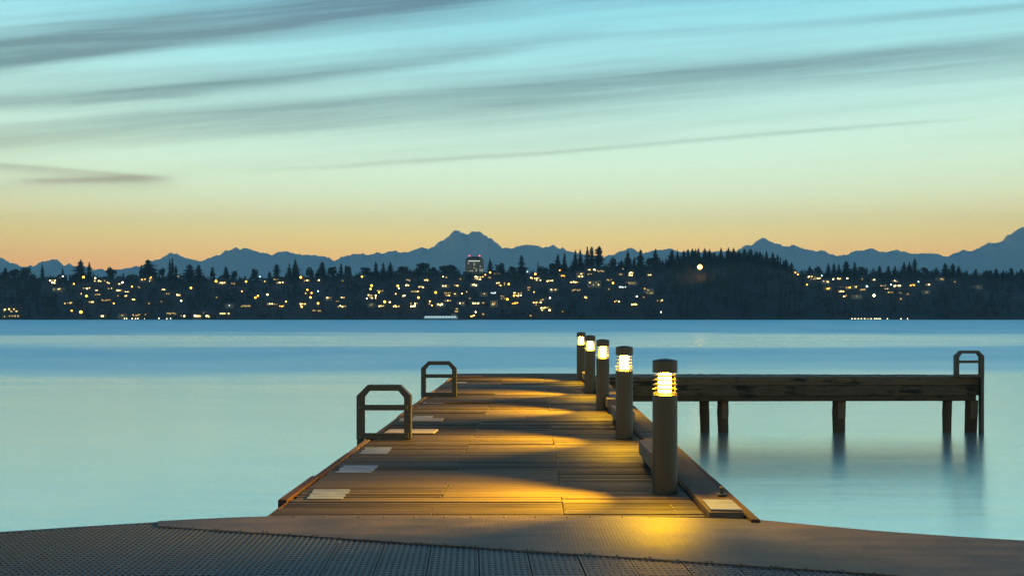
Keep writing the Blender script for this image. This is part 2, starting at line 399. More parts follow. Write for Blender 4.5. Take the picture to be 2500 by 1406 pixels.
for xp in cols:
    yr = interp(RIDGE_PX, xp) + 3.6 * mnoise.noise((xp * .07, 3, 0)) - 3.4 * abs(mnoise.noise((xp * .11, 9, 0))) + 2.6 * mnoise.noise((xp * .23, 4, 0))
    top = CAMZ + (HOR - yr) * MD / F
    low = CAMZ + (HOR - sum(interp(RIDGE_PX, xp + q) for q in (-60, -40, -20, 0, 20, 40, 60)) / 7) * MD / F
    for k, (dd, hh) in enumerate(prof):
        d = MD * (1 + dd); rough = 0 if hh in (0, 1) else (30 * mnoise.fractal((xp * .012, dd * 16, 1), 1, 2, 4))
        vs.append(((xp - 1250) * MD / F * (1 + dd * .4), d, -5 if hh == 0 else max(2, min(top * .97 * (1 + dd) if dd < 0 else top, low * hh + rough)) if hh != 1 else top))
nr = len(prof)
mb_.add(vs, [(i * nr + j, (i + 1) * nr + j, (i + 1) * nr + j + 1, i * nr + j + 1) for i in range(len(cols) - 1) for j in range(nr - 1)])
tag(mb_.build('mountains', M['mount'], smooth=True), kind='structure')

# ------------------------------------------------------------------ landing platform: grating and tread plate
def build_landing():
    root = tag(empty('landing_platform', (0, 5.5, DK)), 'broad landing in the foreground, dark grating panels and a brown tread plate', 'landing')
    def loc(p, z=0): return (p.x, p.y - 5.5, z)
    edge_px = [(-700, 1336), (0, 1297), (200, 1284), (385, 1273), (480, 1268), (560, 1264.5), (665, 1261), (1000, 1260), (1500, 1262), (1700, 1265), (1844, 1269), (2020, 1286), (2148, 1297.6), (2340, 1311), (2500, 1320.6), (3100, 1352)]
    edge = [at_h(x, y, DK) for x, y in edge_px]
    a, b_ = at_h(385, 1285, DK), at_h(2180, 1405, DK)
    dirv = (b_ - a)
    low = b_ + dirv * .9
    # tread plate
    pl = [loc(p) for p in edge[3:]]
    pts = [(p[0], p[1]) for p in pl] + [(low.x + 2.2, low.y - 5.5 - .3), (low.x, low.y - 5.5), (b_.x, b_.y - 5.5), (a.x, a.y - 5.5)]
    MB().prism(pts[::-1], -.012, .006).build('tread_plate', M['plate'], root)
    # rim under the plate and along the outer side of the grating
    rim = MB()
    out = [loc(p) for p in edge]
    for p, q in zip(out, out[1:]):
        w_ = .045 if p[0] < -2.2 else .05
        zt = -.003 if p[0] < -2.3 else -.014
        rim.hexa([(p[0], p[1] - w_, -.16), (q[0], q[1] - w_, -.16), (q[0], q[1] + .012, -.16), (p[0], p[1] + .012, -.16),
                  (p[0], p[1] - w_, zt), (q[0], q[1] - w_, zt), (q[0], q[1] + .012, zt), (p[0], p[1] + .012, zt)])
    rim.build('rim', M['rim'], root)
    un = [(p[0], p[1] - .06) for p in out] + [(6, -2.9), (-6, -2.9)]
    MB().prism(un[::-1], -.30, -.17).build('dark_void_slab', M['under'], root)  # dark slab added below so the grating holes show as shaded void
    # screws along the plate edge
    for k in range(26):
        f = (k + .5) / 26; p = a + dirv * f
        for s in ((0,) if k % 2 else (-.012, .016)):
            q = p + Vector((s, .022 + abs(s) * .3, 0))
            MB().lathe([(.008, .005), (.008, .009), (.005, .012)], 8, 0, q.x, q.y - 5.5).build('screw', M['bolt'], root)
    for k in range(14):
        q = at_h(720 + k * 73 + rng.uniform(-12, 12), 1263, DK)
        MB().lathe([(.008, .005), (.008, .009), (.005, .012)], 8, 0, q.x, q.y - 5.5 - .01).build('screw', M['bolt'], root)
    # grating panels, laid side by side; holes are real openings
    ux = Vector((math.cos(.038), math.sin(.038))); uy = Vector((-math.sin(.038), math.cos(.038)))
    PW, NC, CL = .292, 8, .052
    o0 = Vector((at_h(1170, 1340, DK).x, at_h(1170, 1340, DK).y - 5.5))
    def inside(x, y):                    # under the rim line, and not far under the plate
        for p, q in zip(out, out[1:]):
            if p[0] <= x <= q[0]:
                if y > p[1] + (q[1] - p[1]) * (x - p[0]) / (q[0] - p[0]) - .035: return False
        if x < out[0][0] + .1: return False
        f = (x - a.x) / dirv.x
        return not (f > 0 and y > a.y - 5.5 + dirv.y * f + .10)
    for k in range(-15, 17):
        mb = MB(); cw = (PW - .007) / NC
        lift = rng.uniform(-.0015, .0015)
        zt = -.004 + lift
        for c in range(NC):
            x0 = k * PW + c * cw; tn = rng.uniform(.3, .7)
            ylist = []
            for r in range(-46, 34):
                y0 = r * CL
                ctr = o0 + ux * (x0 + cw / 2) + uy * (y0 + CL / 2)
                if ctr.y < -1.45 or not inside(ctr.x, ctr.y): continue
                ylist.append(y0)
                hx0, hx1, hy0, hy1 = x0 + cw * .30, x0 + cw * .76, y0 + CL * .28, y0 + CL * .74
                ring = [(x0, y0), (x0 + cw, y0), (x0 + cw, y0 + CL), (x0, y0 + CL)]; hol = [(hx0, hy0), (hx1, hy0), (hx1, hy1), (hx0, hy1)]
                vv = []
                for px_, py_ in ring + hol: q = o0 + ux * px_ + uy * py_; vv.append((q.x, q.y, zt))
                for px_, py_ in hol: q = o0 + ux * px_ + uy * py_; vv.append((q.x, q.y, zt - .022))
                mb.add(vv, [(0, 1, 5, 4), (1, 2, 6, 5), (2, 3, 7, 6), (3, 0, 4, 7)] + [(4, 5, 9, 8), (5, 6, 10, 9), (6, 7, 11, 10), (7, 4, 8, 11)], 0, tn)
            if ylist:                    # raised rib between the columns of holes
                y0, y1 = min(ylist), max(ylist) + CL
                pp = []
                for z_ in (zt - .001, zt + .0045):
                    for px_, py_ in ((x0 + cw * .02, y0), (x0 + cw * .16, y0), (x0 + cw * .16, y1), (x0 + cw * .02, y1)):
                        q = o0 + ux * px_ + uy * py_; pp.append((q.x, q.y, z_))
                mb.hexa(pp)
        if mb.f: mb.build('grating_panel', M['grate'], root)
build_landing()

# ------------------------------------------------------------------ main pier
XL = lambda y: -1.709 + .0213 * (y - 7.83)
XR = lambda y: 1.692 + .0230 * (y - 7.12)
def slab(mb, xa0, xa1, xb0, xb1, y0, y1, z0, z1, mi=0, tint=.5):   # a board whose ends may differ
    mb.hexa([(xa0, y0, z0), (xa1, y0, z0), (xb1, y1, z0), (xb0, y1, z0), (xa0, y0, z1), (xa1, y0, z1), (xb1, y1, z1), (xb0, y1, z1)], mi, tint)
def build_pier():
    root = tag(empty('pier', (0, 0, DK)), 'long weathered plank pier running straight out from the landing', 'pier')
    r = random.Random(5)
    deck = MB(); y = 7.03; end = 25.6; pitch = .104; gap = .011
    tone = .5
    while y < end:
        y1 = min(y + pitch - gap, end)
        tone += r.uniform(-.32, .32); tone = min(.95, max(.05, tone * .85 + .5 * .15))
        tint = min(1, max(0, tone + r.uniform(-.25, .25)))
        # each row is two or three boards butted end to end over the joists
        cuts = [XL(y) + r.uniform(-.015, .02)] + sorted([(-.57 if int(y * 3) % 4 < 2 else .37) + .0225 * (y - 7.1)]) + [XR(y) - .315]
        for xa, xb in zip(cuts, cuts[1:]):
            z0 = r.uniform(-.006, .002); tl = r.uniform(-.0045, .0045)
            t2 = min(1, max(0, tint + r.uniform(-.12, .12)))
            xb2 = xb - .004
            deck.hexa([(xa, y, -.045), (xb2, y, -.045), (xb2, y1, -.045), (xa, y1, -.045),
                       (xa, y, z0 - tl), (xb2, y, z0 - tl), (xb2, y1, z0 + tl), (xa, y1, z0 + tl)], 0, t2)
        y += pitch
    deck.build('deck', M['plank'], root, bevel=.004)
    nails = MB(); y = 7.1
    while y < 20:
        for base in (-.57, .37):
            for dy_ in (.03, .09):
                if r.random() < .34:
                    nx = base + .0225 * (y - 7.1) + r.choice((-.016, .014))
                    nails.lathe([(.005, -.006), (.005, .003), (.002, .0042)], 7, 0, nx, y + dy_)
        if y < 9: 
            if r.random() < .8: nails.lathe([(.005, -.006), (.005, .003), (.002, .0042)], 7, 0, 1.18 + .02 * (y - 7), y + .06)
        y += pitch
    tag(nails.build('nail_head', M['nail'], root), kind='stuff')
    # left edge boards, each laid a little off the line
    ys = [7.0, 7.85, 9.05, 10.6, 12.4, 14.6, 17.1, 19.5, 22.4, 25.55]
    for i, (a, b_) in enumerate(zip(ys, ys[1:])):
        o = (.035, -.012, .01, .004, .02, .0, .015, .02, .01)[i]
        mb = MB(); w_ = .075 if i else .055
        slab(mb, XL(a) - w_ + o, XL(a) - .012 + o * .3, XL(b_ - .01) - w_ + o, XL(b_ - .01) - .012 + o * .3, a, b_ - .012, -.09, .012 if i == 1 else r.uniform(-.008, .012), 0, r.random() if i > 2 else .7 + .1 * i)
        mb.build('edge_board', M['edge'] if i < 3 else M['cap'], root, bevel=.006)
    # right: inner strip, wide cap timbers, outer red board
    for i, (a, b_) in enumerate([(7.02, 8.9), (8.9, 12.2), (12.2, 15.9), (15.9, 19.6), (19.6, 23.9)]):
        mb = MB(); slab(mb, XR(a) - .30, XR(a) - .055, XR(b_) - .30, XR(b_) - .055, a + (.18 if i == 0 else 0), b_ - .012, -.05, .042 + r.uniform(-.004, .006), 0, r.random())
        mb.build('cap_timber', M['cap'], root, bevel=.008)
        mb = MB(); slab(mb, XR(a) - .05, XR(a) + .012, XR(b_) - .05, XR(b_) + .012, a, b_ - .01, -.10, .022 + r.uniform(-.004, .01), 0, .4 + .5 * r.random())
        mb.build('edge_board', M['edge'], root, bevel=.006)
    # side and end fascia, cross beams, pilings
    for fn, s in ((XL, 1), (XR, -1)):
        mb = MB(); slab(mb, fn(7.2) + (.02 if s > 0 else -.10), fn(7.2) + (.10 if s > 0 else -.02), fn(25.5) + (.02 if s > 0 else -.10), fn(25.5) + (.10 if s > 0 else -.02), 7.2, 25.5, -.34, -.052, 0, .4)
        mb.build('side_beam', M['beam'], root)
    for yy in (9.6, 14.4, 19.2, 24.6):
        MB().box(XL(yy) + .15, XR(yy) - .15, yy - .12, yy + .12, -.62, -.345, 0, .4).build('cross_beam', M['beam'], root)
        for xx in (XL(yy) + .35, XR(yy) - .35):
            mb = MB(); mb.lathe([(.15, -3.0), (.145, -1.0), (.14, -.62)], 14, 0, xx, yy); mb.build('piling', M['pile'], root, smooth=True)
    # worn white paint squares and pale repair boards on the deck
    for x0, x1, ya, yb, x2, x3 in [(747, 835, 1216, 1192, 768, 862), (818, 905, 1152, 1134, 838, 926), (876, 945, 1106, 1090, 893, 958), (1003, 1050, 1026, 1014, 1012, 1058),
                                   (1030, 1082, 984, 980, 1036, 1084), (1114, 1139, 934.5, 931.5, 1117, 1141), (1748, 1812, 1257, 1233, 1735, 1776)]:
        z = DK + (.0085 if x0 < 1500 else .052)
        c = [at_h(x0, ya, z), at_h(x1, ya, z), at_h(x3, yb, z), at_h(x2, yb, z)]
        if x0 > 1500: c = [Vector((XR(7.3) - .29, 7.25, 0)), Vector((XR(7.3) - .07, 7.23, 0)), Vector((XR(7.7) - .07, 7.62, 0)), Vector((XR(7.7) - .285, 7.64, 0))]
        # ragged outline following the boards
        A, B, C_, D = [Vector((p.x, p.y)) for p in c]; nn = max(1, round((D - A).length / .104)) if x0 < 1500 else 5; lft = []; rgt = []
        for i in range(nn):
            for f in (i / nn + (.004 if x0 < 1500 else .0), (i + 1) / nn - (.012 if x0 < 1500 else .002)):
                j = r.uniform(-.008, .008) if x0 < 1500 else 0
                lft.append(A.lerp(D, f) + Vector((j, 0))); rgt.append(B.lerp(C_, f) + Vector((r.uniform(-.01, .01) if x0 < 1500 else 0, 0)))
        mb = MB()
        for i in range(nn):
            l0, l1, r0, r1 = lft[2 * i], lft[2 * i + 1], rgt[2 * i], rgt[2 * i + 1]
            if x0 < 1500 and i in (1, 3): l0 = l0 + Vector((r.uniform(0, .02), 0)); r1 = r1 - Vector((r.uniform(0, .03), 0))
            mb.prism([(q.x, q.y) for q in (l0, r0, r1, l1)], (.0022 if x0 < 1500 else .046), (.0045 if x0 < 1500 else .053), 0, r.random())
        mb.build('paint_patch', M['paint'], root)
    for x0, x1, ya, yb, x2, x3 in [(938, 1060, 1055, 1047, 952, 1070), (972, 1078, 1027, 1020, 980, 1083), (1040, 1209, 981, 978.5, 1046, 1210), (1115, 1176, 918.5, 916.5, 1117, 1178)]:
        z = DK + .02
        c = [at_h(x0, ya, z), at_h(x1, ya, z), at_h(x3, yb, z), at_h(x2, yb, z)]
        MB().prism([(p.x, p.y) for p in c], .004, .02, 0, r.random()).build('repair_board', M['new'] if x0 < 1000 else M['cap'], root, bevel=.003)
    return root
build_pier()

# ------------------------------------------------------------------ side pier (the arm to the right)
def build_arm():
    root = tag(empty('side_pier', (6, 24.6, DK)), 'dark side pier standing over the water right of the bollard lights', 'pier')
    L = lambda x, y: (x - 6, y - 24.6)
    X0, X1 = XR(24.6) + .02, 11.08
    yf = lambda x: 23.98 + (x - X0) / (X1 - X0) * .24
    yb = lambda x: 25.5 - (x - X0) / (X1 - X0) * .35
    r = random.Random(8)
    deck = MB(); x = X0
    while x < X1 - .05:
        x2 = min(x + .139, X1); z = r.uniform(-.004, .004)
        p = [L(x, yf(x) + .02), L(x2 - .007, yf(x2) + .02), L(x2 - .007, yb(x2)), L(x, yb(x))]
        deck.hexa([(*q, -.045) for q in p] + [(*q, z) for q in p], 0, r.random()); x = x2
    deck.build('deck', M['plank'], root)
    def beam(name, z0, z1, ins, x0=X0, x1=X1, m='beam', t=.4):
        mb = MB(); a = L(x0, yf(x0) + ins); b_ = L(x1, yf(x1) + ins)
        mb.hexa([(a[0], a[1], z0), (b_[0], b_[1], z0), (b_[0], b_[1] + .1, z0), (a[0], a[1] + .1, z0), (a[0], a[1], z1), (b_[0], b_[1], z1), (b_[0], b_[1] + .1, z1), (a[0], a[1] + .1, z1)], 0, t)
        return mb.build(name, M[m], root, bevel=.006)
    beam('fascia_board', -.185, .004, -.085, t=.55); beam('fascia_board', -.435, -.193, -.08, t=.35); beam('lower_beam', -.565, -.437, -.04, x1=X1 - .12, t=.2)
    mb = MB(); a = L(X0, yb(X0)); b_ = L(X1, yb(X1))
    mb.hexa([(a[0], a[1], -.5), (b_[0], b_[1], -.5), (b_[0], b_[1] + .08, -.5), (a[0], a[1] + .08, -.5), (a[0], a[1], -.05), (b_[0], b_[1], -.05), (b_[0], b_[1] + .08, -.05), (a[0], a[1] + .08, -.05)])
    mb.build('rear_beam', M['beam'], root)
    e0, e1 = L(X1, yf(X1) + .03), L(X1, yb(X1))
    mb = MB(); mb.box(e0[0] - .08, e0[0], e0[1], e1[1], -.43, -.05); mb.build('end_beam', M['beam'], root)
    # pilings
    for x0, x1, cut in [(1709, 1733, 0), (1753, 1780, 1), (2034, 2066, 1), (2303, 2325, 0), (2357, 2387, 1)]:
        d = 24.32; c = (x0 + x1) / 2; rad = (x1 - x0) / 2 * d / F
        cx, cy = L((c - 1250) * d / F, d + rad * .3)
        mb = MB(); sg = 16; prof = [(-3.2, .92), (-1.35, .93), (-1.0, .97), (-.85, 1.02), (-.7, .98), (-.565, 1.0)]
        vs = []
        for z, k in prof:
            for q in range(sg):
                ang = 2 * math.pi * q / sg; rr = rad * k * (1 + .05 * math.sin(3 * ang + c) + r.uniform(-.02, .02))
                vs.append((cx + rr * math.cos(ang) + .012 * math.sin(z * 3 + c), cy + rr * math.sin(ang), z))
        fs = [(i * sg + q, i * sg + (q + 1) % sg, (i + 1) * sg + (q + 1) % sg, (i + 1) * sg + q) for i in range(len(prof) - 1) for q in range(sg)] + [tuple(range(len(prof) * sg - sg, len(prof) * sg))]
        mb.add(vs, fs, 0, r.random()); pl = mb.build('piling', M['pile'], root, smooth=True)
        if cut:
            f = MB(); wd = rad * .66
            f.hexa([(cx - wd * .7, cy - rad * 1.09, -.98), (cx + wd * .9, cy - rad * 1.09, -1.0), (cx + wd * .9, cy - rad * .8, -1.0), (cx - wd * .7, cy - rad * .8, -.98),
                    (cx - wd * .75, cy - rad * 1.09, -.57), (cx + wd * .95, cy - rad * 1.09, -.57), (cx + wd * .95, cy - rad * .8, -.57), (cx - wd * .75, cy - rad * .8, -.57)], 0, .5)
            f.build('cut_face', M['cut'], pl)
build_arm()

# ------------------------------------------------------------------ ladder hoops
def build_ladder(loc, label, leg_drop_l, leg_drop_r, wd=.63, right_side=False):
    """timber-and-steel hoop standing across the pier edge; local x runs across, z = 0 on the deck"""
    root = tag(empty('dock_ladder', loc), label, 'ladder', 'hooped ladders at the pier edges')
    h, ch, t = .625, .125, .08
    y0, y1 = 0, .15
    def bar(mb, a, b_, th, ya, yb_):
        a = Vector(a); b_ = Vector(b_); d = (b_ - a).normalized(); nrm = Vector((-d.y, d.x)) * th / 2
        p = [a - nrm, b_ - nrm, b_ + nrm, a + nrm]
        mb.hexa([(q.x, ya, q.y) for q in p] + [(q.x, yb_, q.y) for q in p])
    def loop_poly(th, ya, yb_):        # outer outline minus inner outline, mitred
        out = [(0, 0), (0, h - ch), (ch, h), (wd - ch, h), (wd, h - ch), (wd, 0)]
        k = th * .42
        inn = [(th, 0), (th, h - ch - k * .6), (ch + k * .62, h - th * .82), (wd - ch - k * .62, h - th * .82), (wd - th, h - ch - k * .6), (wd - th, 0)]
        n = 6; vs = [(x, ya, z) for x, z in out] + [(x, ya, z) for x, z in inn] + [(x, yb_, z) for x, z in out] + [(x, yb_, z) for x, z in inn]
        fs = []
        for i in range(n - 1):
            fs += [(i, n + i, n + i + 1, i + 1), (2 * n + i, 2 * n + i + 1, 3 * n + i + 1, 3 * n + i), (i, i + 1, 2 * n + i + 1, 2 * n + i), (n + i, 3 * n + i, 3 * n + i + 1, n + i + 1)]
        fs += [(0, 2 * n, 3 * n, n), (n - 1, 2 * n - 1, 4 * n - 1, 3 * n - 1)]
        return vs, fs
    # front and rear flange plates with a web between them
    fr = MB(); fr.add(*loop_poly(t, y0, y0 + .03)); fr.add(*loop_poly(t, y1 - .03, y1)); fr.add(*loop_poly(t * .8, y0 + .03, y1 - .03))
    fr.build('hoop', M['rail'], root, bevel=.004)
    for x, drop in ((0, leg_drop_l), (wd - t, leg_drop_r)):
        if drop > 0: MB().box(x + .004, x + t - .004, y0 + .005, y1 - .005, -drop, -.001).build('leg', M['rail'], root, bevel=.004)
    MB().box(t * .5, wd - t * .4, y0 - .022, y0 - .001, .335, .40).build('mid_rail', M['rail'], root, bevel=.004)
    MB().box(.03 if leg_drop_l else t * .5, wd - t * .3, y0 - .03, y0 - .001, 0.004, .075).build('base_rail', M['rail'], root, bevel=.004)
    for bx, bz in ((wd - .05, .03), (.04, .03), (wd - .05, .367), (.04, .367), (.27, .02)):
        b_ = MB(); sg = 8
        b_.add([(bx + .011 * math.cos(q * math.pi / 4), yy, bz + .011 * math.sin(q * math.pi / 4)) for yy in (y0 - .04, y0 - .02) for q in range(8)],
               [tuple(range(8)), tuple(range(15, 7, -1))] + [(q, q + 8, (q + 1) % 8 + 8, (q + 1) % 8) for q in range(8)])
        b_.build('bolt', M['bolt'], root)
    return root
p = at_h(1000, 1072, DK); build_ladder((p.x - .615, p.y, DK), 'nearest hooped dark ladder on the left edge of the plank pier', 2.6, 0)
p = at_h(1113, 968, DK); build_ladder((p.x - .62, p.y, DK), 'hooped dark ladder farther out on the left pier edge', 2.6, 0)
p = at_d(2334, 917, 23.96); build_ladder((p.x, p.y, DK), 'dark hooped ladder at the outer end of the side pier', 0, 2.6, .665)

# ------------------------------------------------------------------ bollard lights
def build_bollard():
    root = empty('bollard_light')
    MB().lathe([(.1, 0), (.1, .779), (.096, .783), (.06, .785)], 40).build('post', M['bollard'], root, smooth=True)
    MB().lathe([(.104, .0), (.104, .012)], 40).build('base_flange', M['bollard'], root)
    MB().lathe([(.06, .962), (.1, .963), (.1, 1.055), (.094, 1.061), (.05, 1.070), (.012, 1.075)], 40).build('cap', M['bollard'], root, smooth=True)
    for k in range(5):
        z = .793 + k * .0345
        MB().lathe([(.080, z + .010), (.098, z + .001), (.1, z), (.1, z + .0035), (.081, z + .0125), (.080, z + .010)], 40, close=False).build('louver_ring', M['louver'], root, smooth=True)
    for a in (R(120), R(240), R(0)):
        MB().lathe([(.004, .784), (.004, .963)], 8, 0, .084 * math.cos(a), .084 * math.sin(a)).build('support_rod', M['bollard'], root)
    MB().lathe([(.03, .795), (.05, .803), (.05, .950), (.03, .958)], 20).build('lamp', M['lamp'], root, smooth=True)
    for k, (az, pw, ang, tilt) in enumerate([(170, 850, 58, 25), (192, 1700, 70, 35), (-112, 280, 72, 54), (-40, 400, 96, 24)]):
        ld = bpy.data.lights.get('lamp_beam_%d' % k) or bpy.data.lights.new('lamp_beam_%d' % k, 'SPOT')
        ld.energy = pw; ld.color = (1.0, .53, .0); ld.spot_size = R(ang); ld.spot_blend = 1.0; ld.shadow_soft_size = .03
        lo = bpy.data.objects.new('lamp_beam', ld); COL.objects.link(lo); lo.parent = root
        a = R(az); lo.location = (.096 * math.cos(a), .096 * math.sin(a), .851)
        dv = Vector((math.cos(a) * math.cos(R(tilt)), math.sin(a) * math.cos(R(tilt)), -math.sin(R(tilt))))
        lo.rotation_mode = 'QUATERNION'; lo.rotation_quaternion = dv.to_track_quat('-Z', 'Y')
    return root
def children(o): return [c for c in bpy.data.objects if c.parent == o]
def copy_tree(o, parent=None):
    c = o.copy(); COL.objects.link(c)
    if parent: c.parent = parent
    for ch in children(o): copy_tree(ch, c)
    return c
BOL = [(1628, 1207, 'nearest and largest bollard light, closest to the landing'), (1526.5, 1072, 'second nearest bollard light, by the second low bench'),
       (1473, 1002, 'middle one of the five glowing bollard lights'), (1441.5, 960, 'fourth bollard light out, just short of the last one'),
       (1419.5, 928, 'farthest and smallest bollard light at the pier end')]
proto = build_bollard(); bl = [proto] + [copy_tree(proto) for _ in BOL[1:]]
for o, (x, y, lab) in zip(bl, BOL):
    q = at_h(x, y, DK); o.location = (q.x, q.y + .1, DK + .003); o.rotation_euler.z = rng.uniform(-.08, .08)
    tag(o, lab, 'light', 'bollard lights along the pier')

# ------------------------------------------------------------------ low mooring benches and cleats
def build_bench():
    root = empty('low_bench')
    MB().box(0, .235, 0, .98, .068, .205, 0, .6).build('seat', M['bench'], root, bevel=.008)
    for y in (.03, .74): MB().box(.025, .21, y, y + .14, 0, .066, 0, .3).build('foot', M['bench'], root, bevel=.004)
    return root
BEN = [(1587, 1163, 'nearest low timber bench, behind the nearest bollard light'), (1504.5, 1044, 'low timber bench just behind the second bollard light'),
       (1482, 1008, 'low timber bench between the second and middle bollard lights'), (1448, 959.5, 'low timber bench behind the middle bollard light'),
       (1426, 937, 'farthest low timber bench, behind the fourth bollard light')]
pb = build_bench(); bs = [pb] + [copy_tree(pb) for _ in BEN[1:]]
for o, (x, y, lab) in zip(bs, BEN):
    q = at_h(x, y, DK); o.location = (q.x, q.y, DK + .004); o.rotation_euler.z = -.0225; tag(o, lab, 'bench', 'low timber benches on the pier')
def build_cleat(x, y, lab):
    root = tag(empty('mooring_cleat', (x, y, DK + .05)), lab, 'cleat', 'small iron cleats on the right pier edge')
    MB().box(-.035, .035, -.045, .045, 0, .009).build('base', M['rail'], root, bevel=.003)
    MB().lathe([(.02, .009), (.013, .022), (.014, .042), (.024, .047), (.022, .058), (.01, .064)], 14).build('horn', M['rail'], root, smooth=True)
build_cleat(XR(7.85) - .10, 7.85, 'stubby iron cleat beside the white square at the near edge')
build_cleat(XR(10.3) - .19, 10.25, 'small iron cleat half hidden right behind the nearest bollard')

# ------------------------------------------------------------------ far shore: houses, lamps, trees
def region(x):
    for lim, s in [(130, 'at far left'), (300, 'under the broad double fir'), (480, 'under the twin-spired fir'), (660, 'midway to the boat'),
                   (860, 'left of the boat'), (1010, 'above the farther ladder'), (1120, 'below the twin peaks'), (1200, 'below the office tower'),
                   (1330, 'right of the tower'), (1480, 'below the tallest firs'), (1620, 'left of the giant lamp'), (1900, 'near the giant lamp'),
                   (2080, 'past the wooded crest'), (2200, 'above the shore lights')]:
        if x < lim: return s
    return 'at far right'
def tier(y):
    return 'waterside' if y > 762 else 'low slope' if y > 735 else 'mid slope' if y > 705 else 'upper slope' if y > 682 else 'hill crest'
ORD = ['leftmost', 'second from left', 'third from left', 'fourth from left', 'fifth from left', 'sixth from left', 'seventh from left', 'eighth from left', 'ninth from left', 'tenth from left', 'eleventh from left', 'twelfth from left']
def uniq(items):                        # items: (object, x, label) -> each label singles one out
    by = {}
    for it in items: by.setdefault(it[2], []).append(it)
    for lab, its in by.items():
        its.sort(key=lambda i: i[1])
        for k, it in enumerate(its):
            it[0]['label'] = lab if len(its) == 1 else lab + ', ' + (ORD[k] if k < len(its) - 1 else 'rightmost')
